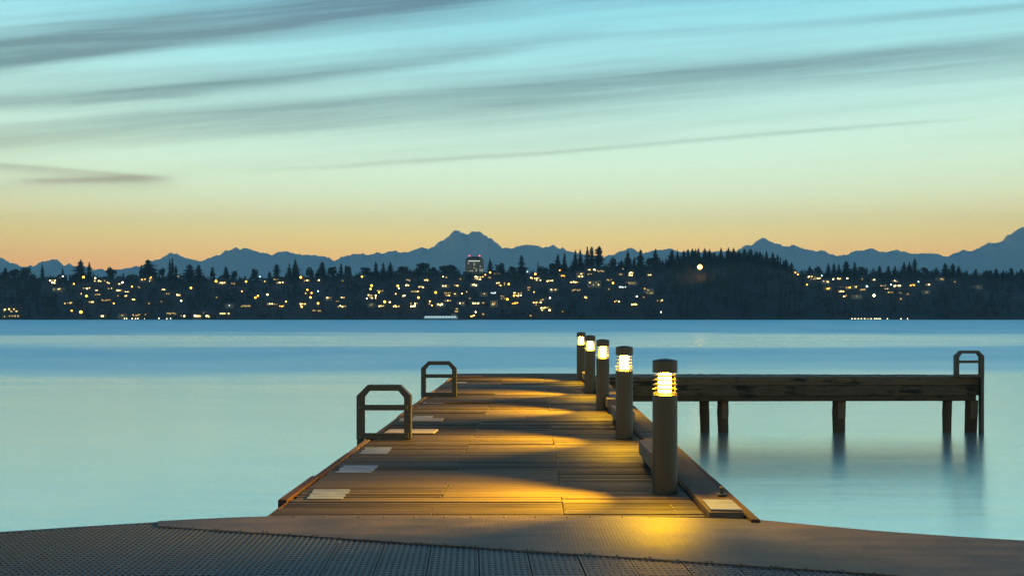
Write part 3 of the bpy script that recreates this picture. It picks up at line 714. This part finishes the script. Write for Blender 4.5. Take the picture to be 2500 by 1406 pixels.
HOUSES = [  # zoom sheet, x, y, width, rows, light: b bright, w warm, d dim, c cool, o orange
 (0,375,260,50,2,'b'),(0,412,315,60,1,'w'),(0,430,225,12,1,'w'),(0,705,255,55,1,'b'),(0,755,254,14,1,'b'),(0,800,268,60,1,'b'),(0,845,260,12,1,'w'),(0,865,277,12,1,'w'),
 (0,620,308,60,1,'w'),(0,700,323,30,1,'b'),(0,795,311,30,1,'w'),(0,865,324,48,1,'w'),(0,1004,300,20,1,'w'),(0,920,337,38,1,'b'),(0,960,324,12,1,'o'),(0,1035,245,38,1,'w'),
 (0,1090,245,20,2,'w'),(0,585,348,14,1,'w'),(0,700,353,40,1,'d'),(0,850,362,16,1,'w'),(0,910,365,20,1,'b'),(0,765,394,70,1,'d'),(0,655,408,44,1,'w'),(0,490,415,64,1,'w'),
 (0,70,478,100,3,'b'),(0,75,510,110,1,'d'),(0,960,390,26,1,'w'),(0,1075,418,14,1,'d'),(0,1160,408,32,1,'d'),(0,1182,318,34,1,'w'),(0,1215,348,20,1,'d'),(0,1290,358,28,1,'w'),
 (0,1612,267,44,1,'b'),(0,1690,273,30,1,'d'),(0,1920,258,14,1,'w'),(0,1965,424,100,1,'w'),(0,1780,437,76,1,'d'),(0,1570,374,26,1,'d'),(0,1660,433,12,1,'c'),(0,2020,246,64,1,'w'),
 (0,2035,267,54,1,'w'),(0,2225,251,40,1,'b'),(0,2316,252,28,1,'b'),(0,2200,431,46,2,'b'),(0,2220,345,14,1,'w'),(0,2040,440,30,1,'o'),(0,2320,458,30,1,'w'),(0,2300,472,60,1,'d'),
 (0,2385,380,26,1,'w'),(0,2440,405,30,1,'d'),(0,2490,375,30,1,'w'),(0,985,503,60,1,'d'),(0,1055,498,16,1,'d'),(0,1240,490,62,1,'d'),(0,1325,510,32,1,'w'),(0,1430,511,40,1,'b'),(0,1470,490,46,1,'d'),
 (0,1505,512,30,1,'w'),(0,1635,492,80,1,'b'),(0,740,515,26,1,'w'),(0,880,505,14,1,'w'),
 (1,165,432,16,1,'d'),(1,650,427,42,1,'w'),(1,635,463,24,1,'b'),(1,775,425,26,1,'w'),(1,910,405,32,1,'b'),(1,1025,420,12,1,'b'),(1,910,470,38,1,'w'),(1,995,465,32,1,'b'),(1,743,477,52,1,'b'),
 (1,1122,462,34,1,'b'),(1,1160,413,66,2,'b'),(1,1238,410,22,1,'w'),(1,1300,381,62,1,'d'),(1,1325,455,80,2,'w'),(1,1065,512,24,1,'w'),(1,1033,525,14,1,'w'),(1,980,527,16,1,'b'),(1,695,510,62,1,'w'),
 (1,610,540,20,1,'w'),(1,555,527,10,1,'b'),(1,435,508,52,1,'w'),(1,380,545,62,2,'w'),(1,165,550,32,1,'w'),(1,60,556,26,1,'d'),(1,125,585,24,1,'d'),(1,180,598,20,1,'b'),(1,160,617,54,1,'w'),(1,375,605,28,1,'d'),
 (1,510,588,16,1,'b'),(1,448,617,46,1,'w'),(1,555,618,66,1,'b'),(1,682,608,54,2,'w'),(1,800,590,16,2,'w'),(1,870,606,44,1,'b'),(1,930,577,52,1,'b'),(1,930,530,52,2,'w'),(1,1030,595,32,1,'w'),(1,1045,577,12,1,'w'),
 (1,1090,560,10,1,'w'),(1,1135,595,52,1,'w'),(1,1197,527,12,1,'b'),(1,1190,590,28,1,'d'),(1,1268,597,26,2,'w'),(1,1262,520,34,1,'c'),(1,1440,530,56,2,'w'),(1,1335,552,36,2,'d'),(1,1420,595,42,1,'o'),
 (1,1570,420,84,2,'b'),(1,1605,370,14,1,'w'),(1,1675,432,44,1,'w'),(1,1763,397,40,1,'o'),(1,1700,497,44,1,'w'),(1,1520,490,20,2,'d'),(1,1590,590,74,3,'w'),(1,1650,636,82,2,'b'),
 (1,1765,655,10,1,'w'),(1,1895,390,38,2,'b'),(1,1955,355,32,1,'w'),(1,2000,351,20,1,'b'),(1,2045,362,50,1,'d'),(1,1965,385,30,1,'d'),(1,1850,443,64,1,'w'),(1,1995,453,72,2,'w'),(1,1865,500,62,1,'d'),(1,1935,553,22,1,'b'),
 (1,2105,425,36,1,'d'),(1,2190,387,24,1,'w'),(1,2265,383,32,2,'w'),(1,2205,343,12,1,'w'),(1,2400,387,22,1,'b'),(1,2205,480,52,1,'c'),(1,2270,448,62,1,'d'),(1,2105,493,14,1,'d'),(1,2400,510,42,2,'w'),(1,2290,605,40,1,'b'),
 (1,2360,551,34,1,'d'),(1,2165,580,42,1,'w'),(1,2475,576,40,1,'w'),(1,1105,687,38,1,'b'),(1,1188,677,18,1,'d'),(1,992,645,30,2,'d'),(1,1545,686,30,1,'d'),
 (2,1030,392,64,2,'w'),(2,1075,396,34,1,'b'),(2,1130,418,38,1,'b'),(2,1145,465,26,1,'o'),(2,1228,397,40,1,'w'),(2,1385,400,12,1,'b'),(2,1460,408,26,1,'w'),(2,1250,463,54,1,'b'),
 (2,1235,487,44,1,'w'),(2,1252,518,56,1,'w'),(2,1345,520,54,1,'d'),(2,1335,455,24,1,'w'),(2,1385,476,40,1,'d'),(2,1530,450,42,1,'w'),(2,1610,415,34,1,'w'),(2,1625,447,54,1,'b'),(2,1545,471,42,1,'w'),
 (2,1578,493,34,1,'w'),(2,1650,538,12,1,'d'),(2,1645,495,30,1,'d'),(2,1730,443,40,1,'o'),(2,1840,440,40,1,'w'),(2,1832,490,24,1,'d'),(2,1700,505,14,1,'d'),(2,1935,400,26,1,'d'),(2,2025,420,14,1,'w'),(2,2195,455,26,1,'d')]
LAMPS = [  # zoom sheet, x, y, radius m, kind
 (0,610,228,.95,'o'),(0,695,235,.6,'w'),(0,893,267,.7,'w'),(0,540,277,.55,'o'),(0,962,297,.6,'o'),(0,632,365,.75,'o'),(0,830,418,.5,'o'),(0,525,472,.5,'o'),(0,592,502,1.0,'o'),(0,460,222,.6,'c'),
 (0,1390,306,.8,'o'),(0,1292,220,.7,'o'),(0,1572,258,.95,'o'),(0,1790,260,.8,'o'),(0,1890,225,.45,'c'),(0,1760,331,.4,'o'),(0,1858,377,.7,'o'),(0,1876,364,.65,'o'),(0,1945,355,.65,'w'),(0,2187,230,1.0,'o'),
 (0,2235,320,.65,'o'),(0,2265,343,.65,'o'),(0,2258,375,.75,'o'),(0,2313,418,.75,'o'),(0,2313,330,.45,'c'),(0,2080,405,.5,'o'),(0,1320,400,.55,'w'),(0,1100,228,.4,'o'),
 (1,310,403,.8,'o'),(1,380,468,.9,'o'),(1,372,492,.7,'o'),(1,570,470,.85,'o'),(1,578,487,.4,'w'),(1,1240,373,.75,'o'),(1,1205,390,.5,'o'),(1,1375,457,.75,'o'),(1,845,518,.85,'o'),(1,720,555,.8,'o'),(1,475,585,.85,'o'),
 (1,432,518,.7,'o'),(1,818,612,.45,'o'),(1,345,562,.45,'w'),(1,945,502,.45,'c'),(1,1415,503,.7,'o'),(1,1412,542,.6,'o'),(1,1365,567,.8,'o'),(1,1568,385,.85,'o'),(1,1510,368,.5,'c'),(1,1580,557,.55,'c'),(1,1675,557,.6,'w'),
 (1,1558,515,.4,'o'),(1,1745,357,.45,'o'),(1,2132,450,.75,'o'),(1,2365,487,.7,'o'),(1,2305,547,.6,'w'),(1,1135,706,.5,'w'),(1,2480,660,.4,'w'),
 (2,912,357,.5,'o'),(2,930,370,.5,'o'),(2,993,440,.5,'o'),(2,1175,402,.5,'w'),(2,1272,397,.65,'w'),(2,1288,460,.65,'o'),(2,1095,378,.5,'c'),(2,1408,452,.75,'c'),(2,1457,515,1.0,'w'),(2,1575,440,.5,'c'),(2,1765,420,.5,'c')]
BOXES = []                               # (x0, x1, y0, y1) in photo rows and columns: kept free of foliage
hl = []
WM = {'b': ['win_b', 'win_w', 'win_w', 'win_d'], 'w': ['win_b', 'win_w', 'win_d', 'win_d'], 'd': ['win_d'], 'c': ['win_c'], 'o': ['win_o']}
WN = {'b': 'bright warm', 'w': 'warm', 'd': 'dim amber', 'c': 'cool white', 'o': 'glowing orange'}
NUM = ['no', 'one', 'two', 'three', 'four', 'five', 'six', 'seven', 'eight', 'nine']
hr = random.Random(21)
for zi, zxx, zyy, wz, nrow, kind in HOUSES:
    x, y = zx(zi, zxx, zyy)
    lift = 3.4 if nrow == 1 else 4.6 if nrow == 2 else 6
    t = solve_t(x, y, lift); p = hill_pt(x, t)
    wm = max(1.6, wz / 2.95 * p.y / F)                    # width of the lit row in metres
    n = 1 if wz < 18 else max(2, min(6, round(wm / 1.6)))
    W = max(8.5, wm + 3.5); D = 8.0; H = 5.6 + 2.8 * (nrow - 1)
    root = empty('house', (p.x, p.y + 2, p.z), hr.uniform(-.2, .2))
    tag(root, None, 'house', 'houses on the far hillside')
    wallm = hr.choice(['walla', 'wallb', 'wallb', 'walla', 'wallb', 'walla', 'wallb', 'wallc'])
    MB().box(-W / 2, W / 2, 0, D, -4, H).build('wall', M[wallm], root)
    rf = MB(); o_ = .6; rh = hr.uniform(1.6, 3.0)
    rf.add([(-W / 2 - o_, -o_, H - .2), (W / 2 + o_, -o_, H - .2), (W / 2 + o_, D + o_, H - .2), (-W / 2 - o_, D + o_, H - .2), (-W / 2 - o_ * .5, D / 2, H + rh), (W / 2 + o_ * .5, D / 2, H + rh)],
           [(0, 1, 5, 4), (1, 2, 5), (2, 3, 4, 5), (3, 0, 4), (3, 2, 1, 0)])
    rf.build('roof', M['roof'], root)
    cnt = 0
    for rw in range(nrow):
        z = lift + (nrow - 1) * 1.3 - rw * 2.7
        for k in range(n):
            if n > 2 and nrow > 1 and hr.random() < .22: continue
            if n > 2 and hr.random() < .2: continue
            cx = (k - (n - 1) / 2) * (wm / max(1, n)) + hr.uniform(-.5, .5)
            ww, wh = hr.uniform(.4, .85) * (1.2 if kind in 'bo' else .95), hr.uniform(.45, .85); zj = hr.choice((0, 0, .4, -.5)) if n > 1 else 0
            wd_ = MB().box(cx - ww, cx + ww, -.06, -.002, z + zj - wh, z + zj + wh).build('window', M[hr.choice(WM[kind])], root); cnt += 1
    if cnt == 0: MB().box(-.7, .7, -.06, -.002, lift - .6, lift + .6).build('window', M[WM[kind][0]], root); cnt = 1
    lab = f"{'tall ' if nrow > 2 else 'two-storey ' if nrow == 2 else ''}house with {NUM[min(9, cnt)] if cnt < 10 else 'many'} {WN[kind]} window{'s' if cnt > 1 else ''}, {tier(y)} {region(x)}"
    hl.append((root, x, lab))
    BOXES.append((x - wz / 5.9 - 4, x + wz / 5.9 + 4, y - 5 - 4 * (nrow - 1), y + 5 + 4 * (nrow - 1)))
uniq(hl)
ll = []
def street_lamp(p, head_z, rad, m, name='street_lamp'):
    root = empty(name, (p.x, p.y, p.z))
    MB().lathe([(.11, -1.0), (.07, head_z)], 8).build('pole', M['pole'], root)
    arm = MB(); arm.box(-.05, .05, -1.3, 0, head_z, head_z + .12); arm.build('arm', M['pole'], root)
    hd = MB(); hd.lathe([(rad * math.sin(a) + .001, head_z - rad * math.cos(a) * 1.0) for a in [i * math.pi / 8 for i in range(9)]], 12, 0, 0, -1.4)
    hd.build('lamp_head', M[m], root, smooth=True)
    return root
LN = {'o': 'orange', 'w': 'warm white', 'c': 'cool white'}
for zi, zxx, zyy, rad, kind in LAMPS:
    x, y = zx(zi, zxx, zyy); hz = 7.5
    t = solve_t(x, y, hz); p = hill_pt(x, t)
    o = street_lamp(p, hz, rad * 1.35, {'o': 'lampo', 'w': 'lampw', 'c': 'lampc'}[kind])
    tag(o, None, 'street lamp', 'street lamps on the far hillside')
    ll.append((o, x, f"{'big bright' if rad >= .85 else 'small' if rad < .55 else 'medium'} {LN[kind]} street lamp, {tier(y)} {region(x)}"))
    BOXES.append((x - 4, x + 4, y - 4, y + 4))
uniq(ll)
t = solve_t(1708, 652, 11); p = hill_pt(1708, t)
tag(street_lamp(p, 11, 2.6, 'lampg', 'flood_light'), 'giant orange lamp burning before the dark wooded crest', 'lamp')
BOXES.append((1698, 1718, 640, 662))
# shore lights at right and left
k = 0
for zi, lst in ((2, [(1307, 676), (1328, 676), (1350, 676), (1372, 676), (1395, 676), (1418, 676), (1440, 676), (1465, 676), (1478, 676), (1490, 676), (1502, 676), (1553, 677), (1647, 677), (1693, 677)]),
                (0, [(905, 529), (920, 529), (960, 529), (985, 529), (1002, 529), (1050, 529), (1155, 528), (1212, 530), (1240, 529)])):
    sl = []
    for zxx, zyy in lst:
        x, y = zx(zi, zxx, zyy); d = SHORE - 2
        q = at_d(x, y, d); root = empty('shore_light', (q.x, d, .05))
        MB().lathe([(.09, -1.5), (.07, q.z - .4)], 8).build('post', M['pole'], root)
        hd = MB(); rr = .36 if zxx not in (1418, 1490, 1050) else .24
        hd.lathe([(rr * math.sin(a) + .001, q.z - rr * math.cos(a)) for a in [i * math.pi / 8 for i in range(9)]], 12); hd.build('lamp_head', M['lampw'], root, smooth=True)
        tag(root, None, 'light', 'small lights along the far waterline'); BOXES.append((x - 4, x + 4, y - 4, y + 5))
        sl.append((root, x, 'pale light at the waterline below the right slope' if zi == 2 else 'pale light at the waterline on the left shore'))
    sl.sort(key=lambda i: i[1])
    for j, (o, x, lab) in enumerate(sl): o['label'] = f"{lab}, {['first', 'second', 'third', 'fourth', 'fifth', 'sixth', 'seventh', 'eighth', 'ninth', 'tenth', 'eleventh', 'twelfth', 'thirteenth', 'last'][j] if j < len(sl) - 1 else 'last'} from left"

# trees ---------------------------------------------------------------
def conifer(mb, x, y, z, h, r_, rr, tiers=11, blades=8, mi=0):
    ex = rr.uniform(.5, .95); lean = rr.uniform(-.05, .05) * r_; x0 = x; side = rr.uniform(-.25, .25)
    for k in range(tiers):
        f = k / (tiers - 1); zz = z + h * (.10 + .86 * f); x = x0 + lean * f
        rad = r_ * (1 - f) ** ex * rr.uniform(.6, 1.2) + r_ * .05
        if rr.random() < .1: rad *= .5
        dz = h / tiers * 1.25
        for b in range(blades):
            a = 2 * math.pi * (b + rr.random()) / blades; rl = rad * rr.uniform(.5, 1.2) * (1 + side * math.cos(a)); wd_ = rl * .42 + .12
            ca, sa = math.cos(a), math.sin(a)
            tip = (x + ca * rl, y + sa * rl, zz - dz * rr.uniform(.15, .55))
            mb.add([(x, y, zz + dz * .75), (x + ca * rl * .55 - sa * wd_, y + sa * rl * .55 + ca * wd_, zz - dz * .1), tip, (x + ca * rl * .55 + sa * wd_, y + sa * rl * .55 - ca * wd_, zz - dz * .1)], [(0, 1, 2), (0, 2, 3)], mi)
    mb.add([(x - r_ * .05, y, z + h * .9), (x + r_ * .05, y, z + h * .9), (x, y, z + h)], [(0, 1, 2)], mi)
def leafy(mb, x, y, z, h, r_, rr, n=120, lumps=6, mi=0):
    L = [(rr.uniform(-.55, .55), rr.uniform(-.5, .5), rr.uniform(.35, .78), rr.uniform(.38, .6)) for _ in range(lumps)] + [(0, 0, .6, .62)]
    for k in range(n):
        lx, ly, lz, lr = L[k % len(L)]
        v = Vector((rr.gauss(0, 1), rr.gauss(0, 1), rr.gauss(0, 1))).normalized() * lr * rr.uniform(.55, 1.05)
        c = Vector((x + (lx + v.x) * r_, y + (ly + v.y) * r_, z + h * (lz + v.z * .42)))
        s = r_ * rr.uniform(.14, .26)
        a = Vector((rr.gauss(0, 1), rr.gauss(0, 1), rr.gauss(0, 1))).normalized(); b = a.orthogonal().normalized()
        mb.add([c + a * s, c + b * s, c - a * s * .8, c - b * s * .9], [(0, 1, 2, 3)], mi)
TREES = [  # x, top row, width in photo px, kind c conifer / r round
 (13,652,20,'c'),(33,656,26,'r'),(62,647,27,'r'),(103,643,11,'c'),(153,653,10,'c'),(198,632,34,'c'),(217,638,18,'c'),(271,647,27,'r'),(361,632,34,'c'),(345,645,8,'c'),(395,652,19,'r'),(414,630,13,'c'),(420.5,627,10,'c'),(430,647,14,'c'),
 (464,643,28,'c'),(486,645,24,'c'),(519,651,18,'r'),(552,648,21,'c'),(573,656,18,'r'),(621,652,24,'r'),(657,661,13,'c'),(675,643,18,'c'),(720,631,25,'c'),(706,641,16,'c'),(756,648,24,'r'),(788,637,19,'c'),(811,650,26,'r'),
 (833,641,15,'c'),(850,646,21,'r'),(894,649,25,'r'),(917,637,16,'c'),(936,638,14,'c'),(953,638,18,'c'),(983,651,30,'r'),(1034,642,36,'r'),(1058,649,16,'r'),(1096,647,50,'r'),(1196,630,18,'c'),(1222,642,28,'r'),(1252,648,22,'r'),
 (1273,621,23,'c'),(1313,634,5,'c'),(1325,649,26,'r'),(1347,641,20,'r'),(1363,618,22,'c'),(1379,613,14,'c'),(1405,608,18,'c'),(1416,607,14,'c'),(1433,599,16,'c'),(1445,600,16,'c'),(1464,599,24,'c'),(1496,628,22,'r'),(1517,634,16,'c'),
 (1532,610,23,'c'),(1548,626,14,'c'),(1565,608,20,'c'),(1600,606,24,'c'),(1584,626,18,'r'),
 (1640,608,16,'c'),(1654,609,10,'c'),(1669,611,12,'c'),(1680,607,11,'c'),(1690,606,10,'c'),(1698,606,11,'c'),(1706,604,12,'c'),(1720,604,13,'c'),(1732,608,13,'c'),(1744,614,14,'c'),(1761,603,11,'c'),(1778,603,13,'c'),(1791,604,11,'c'),
 (1804,611,12,'c'),(1817,607,14,'c'),(1833,606,13,'c'),(1847,612,10,'c'),(1856,613,10,'c'),(1871,612,14,'c'),(1886,615,14,'c'),(1898,620,9,'c'),(1919,630,11,'c'),(1932,640,11,'c'),
 (1977,648,13,'c'),(1997,646,20,'r'),(2023,641,13,'c'),(2036,641,11,'c'),(2048,643,11,'c'),(2065,635,20,'c'),(2087,638,16,'c'),(2107,649,25,'r'),(2148,647,14,'c'),(2169,648,13,'c'),(2185,648,12,'c'),(2207,638,18,'c'),(2220,638,15,'c'),
 (2233,630,17,'c'),(2259,651,24,'r'),(2285,651,14,'c'),(2307,640,20,'c'),(2327,642,17,'c'),(2340,648,16,'c'),(2382,655,12,'c'),(2412,658,24,'r'),(2431,655,15,'c'),(2449,658,15,'c'),(2468,652,13,'c'),(2494,656,20,'c')]
def tree_region(x):
    for lim, s in [(90, 'at the far left of the skyline'), (180, 'near the left end of the skyline'), (300, 'under the orange gap left of the mountains'), (440, 'below the first rounded mountain'), (600, 'left of the double-humped mountain'),
                   (740, 'below the double-humped mountain'), (860, 'in the dip before the main peak'), (970, 'left of the main peak'), (1130, 'below the twin peak'), (1245, 'next to the office tower'), (1335, 'right of the office tower'),
                   (1480, 'in the tallest fir clump'), (1625, 'between the tall clump and the giant lamp'), (1760, 'on the crest above the giant lamp'), (1945, 'on the crest right of the giant lamp'), (2060, 'past the end of the wooded crest'),
                   (2200, 'below the low right mountains'), (2350, 'on the right skyline near its tallest fir')]:
        if x < lim: return s
    return 'at the far right of the skyline'
tr = random.Random(33); tl = []
for x, top, wpx, kind in TREES:
    d = RIDGE - tr.uniform(4, 40); tt = (d - SHORE) / 300; p = hill_pt(x, tt)
    ztop = CAMZ + (HOR - top) * d / F; h = ztop - p.z; rad = wpx / 2 * d / F
    root = empty('conifer_tree' if kind == 'c' else 'broadleaf_tree', p)
    MB().lathe([(max(.2, h * .016), -1.5), (h * .004, h * .93 if kind == 'c' else h * .6)], 7).build('trunk', M['trunk'], root)
    mb = MB()
    if kind == 'c': conifer(mb, 0, 0, 0, h, rad * (2.3 if 1630 < x < 1945 else 1.8), tr, 22, 15)
    else: leafy(mb, 0, 0, 0, h, rad * .95, tr, 260, 8)
    mb.build('crown', M['foliage'] if kind == 'c' else M['foliage2'], root)
    tag(root, None, 'tree', 'skyline trees on the far ridge')
    s = ('tall ' if h > 27 else 'short ' if h < 18 else '') + (('spire-thin ' if wpx < 11 else 'broad ' if wpx > 21 else 'pointed ') + 'dark conifer' if kind == 'c' else ('wide ' if wpx > 27 else 'small ' if wpx < 22 else '') + 'rounded dark tree')
    tl.append((root, x, s + ' ' + tree_region(x)))
uniq(tl)
# the wood that covers the slope reads as one mass
fr_ = random.Random(77); fm = MB()
n_ok = 0
for _ in range(6200):
    x = fr_.uniform(-420, 2920); t = fr_.random() ** .9
    if fr_.random() < .12: t = fr_.uniform(.93, 1.05)
    p = hill_pt(x, min(t, 1)); 
    if t > 1: p.y += 300 * (t - 1)
    con = fr_.random() < .5 + (.35 if 1620 < x < 1950 else 0)
    h = fr_.uniform(6.5, 12.5) if t < .9 else fr_.uniform(5.5, 9.5)
    rad = h * (fr_.uniform(.2, .28) if con else fr_.uniform(.36, .5))
    yt = HOR - (p.z + h - CAMZ) * F / p.y; yb_ = py(p); rp = rad * F / p.y
    if any(x + rp > b[0] and x - rp < b[1] and yt < b[3] and yb_ > b[2] for b in BOXES):
        h *= .35; rad *= .45; con = False; rp = rad * F / p.y; yt = HOR - (p.z + h - CAMZ) * F / p.y
        if any(x + rp > b[0] and x - rp < b[1] and yt < b[3] and yb_ > b[2] for b in BOXES): continue
    if con: conifer(fm, p.x, p.y, p.z, h, rad, fr_, 7, 6, 0)
    else: leafy(fm, p.x, p.y, p.z - h * .15, h, rad, fr_, 34, 4, 1)
    n_ok += 1
    if n_ok > 3300: break
for x in range(-400, 2920, 5):             # the uneven canopy along the ridge
    x += fr_.uniform(-3, 3); t = fr_.uniform(.90, 1.0); p = hill_pt(x, t); con = fr_.random() < (.75 if 1600 < x < 1950 else .35)
    h = fr_.uniform(5.5, 9.5) * (1.15 if con else 1.0) * (1.3 if 1600 < x < 1930 else 1) * (1 + .35 * mnoise.noise((x * .02, 0, 5)))
    if con: conifer(fm, p.x, p.y, p.z - .5, h, h * fr_.uniform(.24, .34), fr_, 7, 7, 0)
    else: leafy(fm, p.x, p.y, p.z - h * .2, h, h * fr_.uniform(.42, .6), fr_, 44, 5, 1)
tag(fm.build('hillside_wood', [M['foliage'], M['foliage2']]), 'dark wood covering the far hillside between the houses', 'wood', None, 'stuff')

# office tower behind the ridge
def build_tower():
    d = 1560.0; s = d / F
    x0, x1 = (1136 - 1250) * s, (1180 - 1250) * s; cx = (x0 + x1) / 2; wdt = x1 - x0
    zt = CAMZ + (HOR - 633) * s; zb = 20.0
    root = tag(empty('office_tower', (cx, d, zb)), 'square office tower rising behind the ridge below the main peak', 'tower')
    MB().box(-wdt / 2, wdt / 2, 0, wdt, 0, zt - zb).build('wall', M['tower'], root)
    rf = MB(); h = zt - zb; a = wdt / 2; b = wdt * .28
    rf.add([(-a + .4, .4, h), (a - .4, .4, h), (a - .4, wdt - .4, h), (-a + .4, wdt - .4, h), (-b, wdt * .22, h + 4.6), (b, wdt * .22, h + 4.6), (b, wdt * .78, h + 4.6), (-b, wdt * .78, h + 4.6)],
           [(0, 1, 5, 4), (1, 2, 6, 5), (2, 3, 7, 6), (3, 0, 4, 7), (4, 5, 6, 7)])
    rf.build('roof', M['roof'], root)
    MB().box(-a * .68, a * .62, -.25, -.02, h - 3.2, h - 2.2).build('light_band', M['win_t2'], root)
    tr2 = random.Random(4)
    for fl in range(6):
        z = h - 6.2 - fl * 2.3
        for k in range(9):
            xx = -a + wdt * (k + .5) / 9
            lit = tr2.random() < (.5 if fl >= 4 else .12)
            MB().box(xx - 1.0, xx + 1.0, -.12, -.01, z - .6, z + .6).build('window', M['win_t'] if lit else M['glass'], root)
    for k in (-b, b):
        bm = MB(); bm.lathe([(.9 * math.sin(q) + .001, h + 5.6 - .9 * math.cos(q)) for q in [i * math.pi / 6 for i in range(7)]], 10, 0, k, wdt * .22); bm.build('beacon', M['red'], root, smooth=True)
M['glass'] = simple('dark_glass', srgb(46, 52, 56), .25, 0, .1, 1)
build_tower()

# boat with its lights on
def build_boat():
    d = 985.0; s = d / F; xc = (1085 - 1250) * s; Lh = 21.0
    root = tag(empty('passenger_boat', (xc, d, 0)), 'long low boat with a row of white lights near the far shore', 'boat')
    hb_ = MB(); n = 10; vs = []
    for i in range(n + 1):
        f = i / n; x = -Lh + 2 * Lh * f; wd_ = 3.0 * (1 - max(0, (f - .75) / .25) ** 2 * .95)
        vs += [(x, -wd_, 1.5 + .5 * f * f), (x, -wd_ * .8, -.5), (x, wd_ * .8, -.5), (x, wd_, 1.5 + .5 * f * f)]
    fs = [(i * 4 + j, i * 4 + j + 1, i * 4 + j + 5, i * 4 + j + 4) for i in range(n) for j in range(3)] + [(i * 4 + 3, i * 4, i * 4 + 4, i * 4 + 7) for i in range(n)] + [(0, 3, 2, 1), (n * 4, n * 4 + 1, n * 4 + 2, n * 4 + 3)]
    hb_.add(vs, fs); hb_.build('hull', M['hull'], root)
    cb = MB().box(-Lh + 1.5, Lh * .62, -2.4, 2.4, 1.55, 4.1); cb.build('cabin', M['cabin'], root)
    MB().box(-Lh + 1.0, Lh * .66, -2.7, 2.7, 4.1, 4.35).build('roof', M['hull'], root)
    for k in range(11):
        x = -Lh + 2.4 + k * 2.75
        MB().box(x, x + 2.35, -2.5, -2.41, 2.75, 3.45).build('window', M['boatl'], root)
    MB().box(-Lh + 1.5, Lh * .6, -3.0, -2.9, 1.52, 1.75).build('deck_light_strip', M['boatl'], root)
    MB().box(Lh * .3, Lh * .55, -1.8, 1.8, 4.35, 5.9).build('wheelhouse', M['cabin'], root)
build_boat()

# ------------------------------------------------------------------ haze over the lake and hills
hz = MB().box(-6400, 6400, -80, 9300, -12, 900)
hm = bpy.data.materials.new('haze_air'); hm.use_nodes = True
hn = N(hm.node_tree); hn.n.clear()
pv = hn.new('ShaderNodeVolumePrincipled'); pv.inputs['Color'].default_value = (.31, .71, .90, 1); pv.inputs['Density'].default_value = .0001; pv.inputs['Anisotropy'].default_value = 0
ho = hn.new('ShaderNodeOutputMaterial'); hn.l.new(pv.outputs[0], ho.inputs['Volume'])
tag(hz.build('haze', hm), kind='stuff')
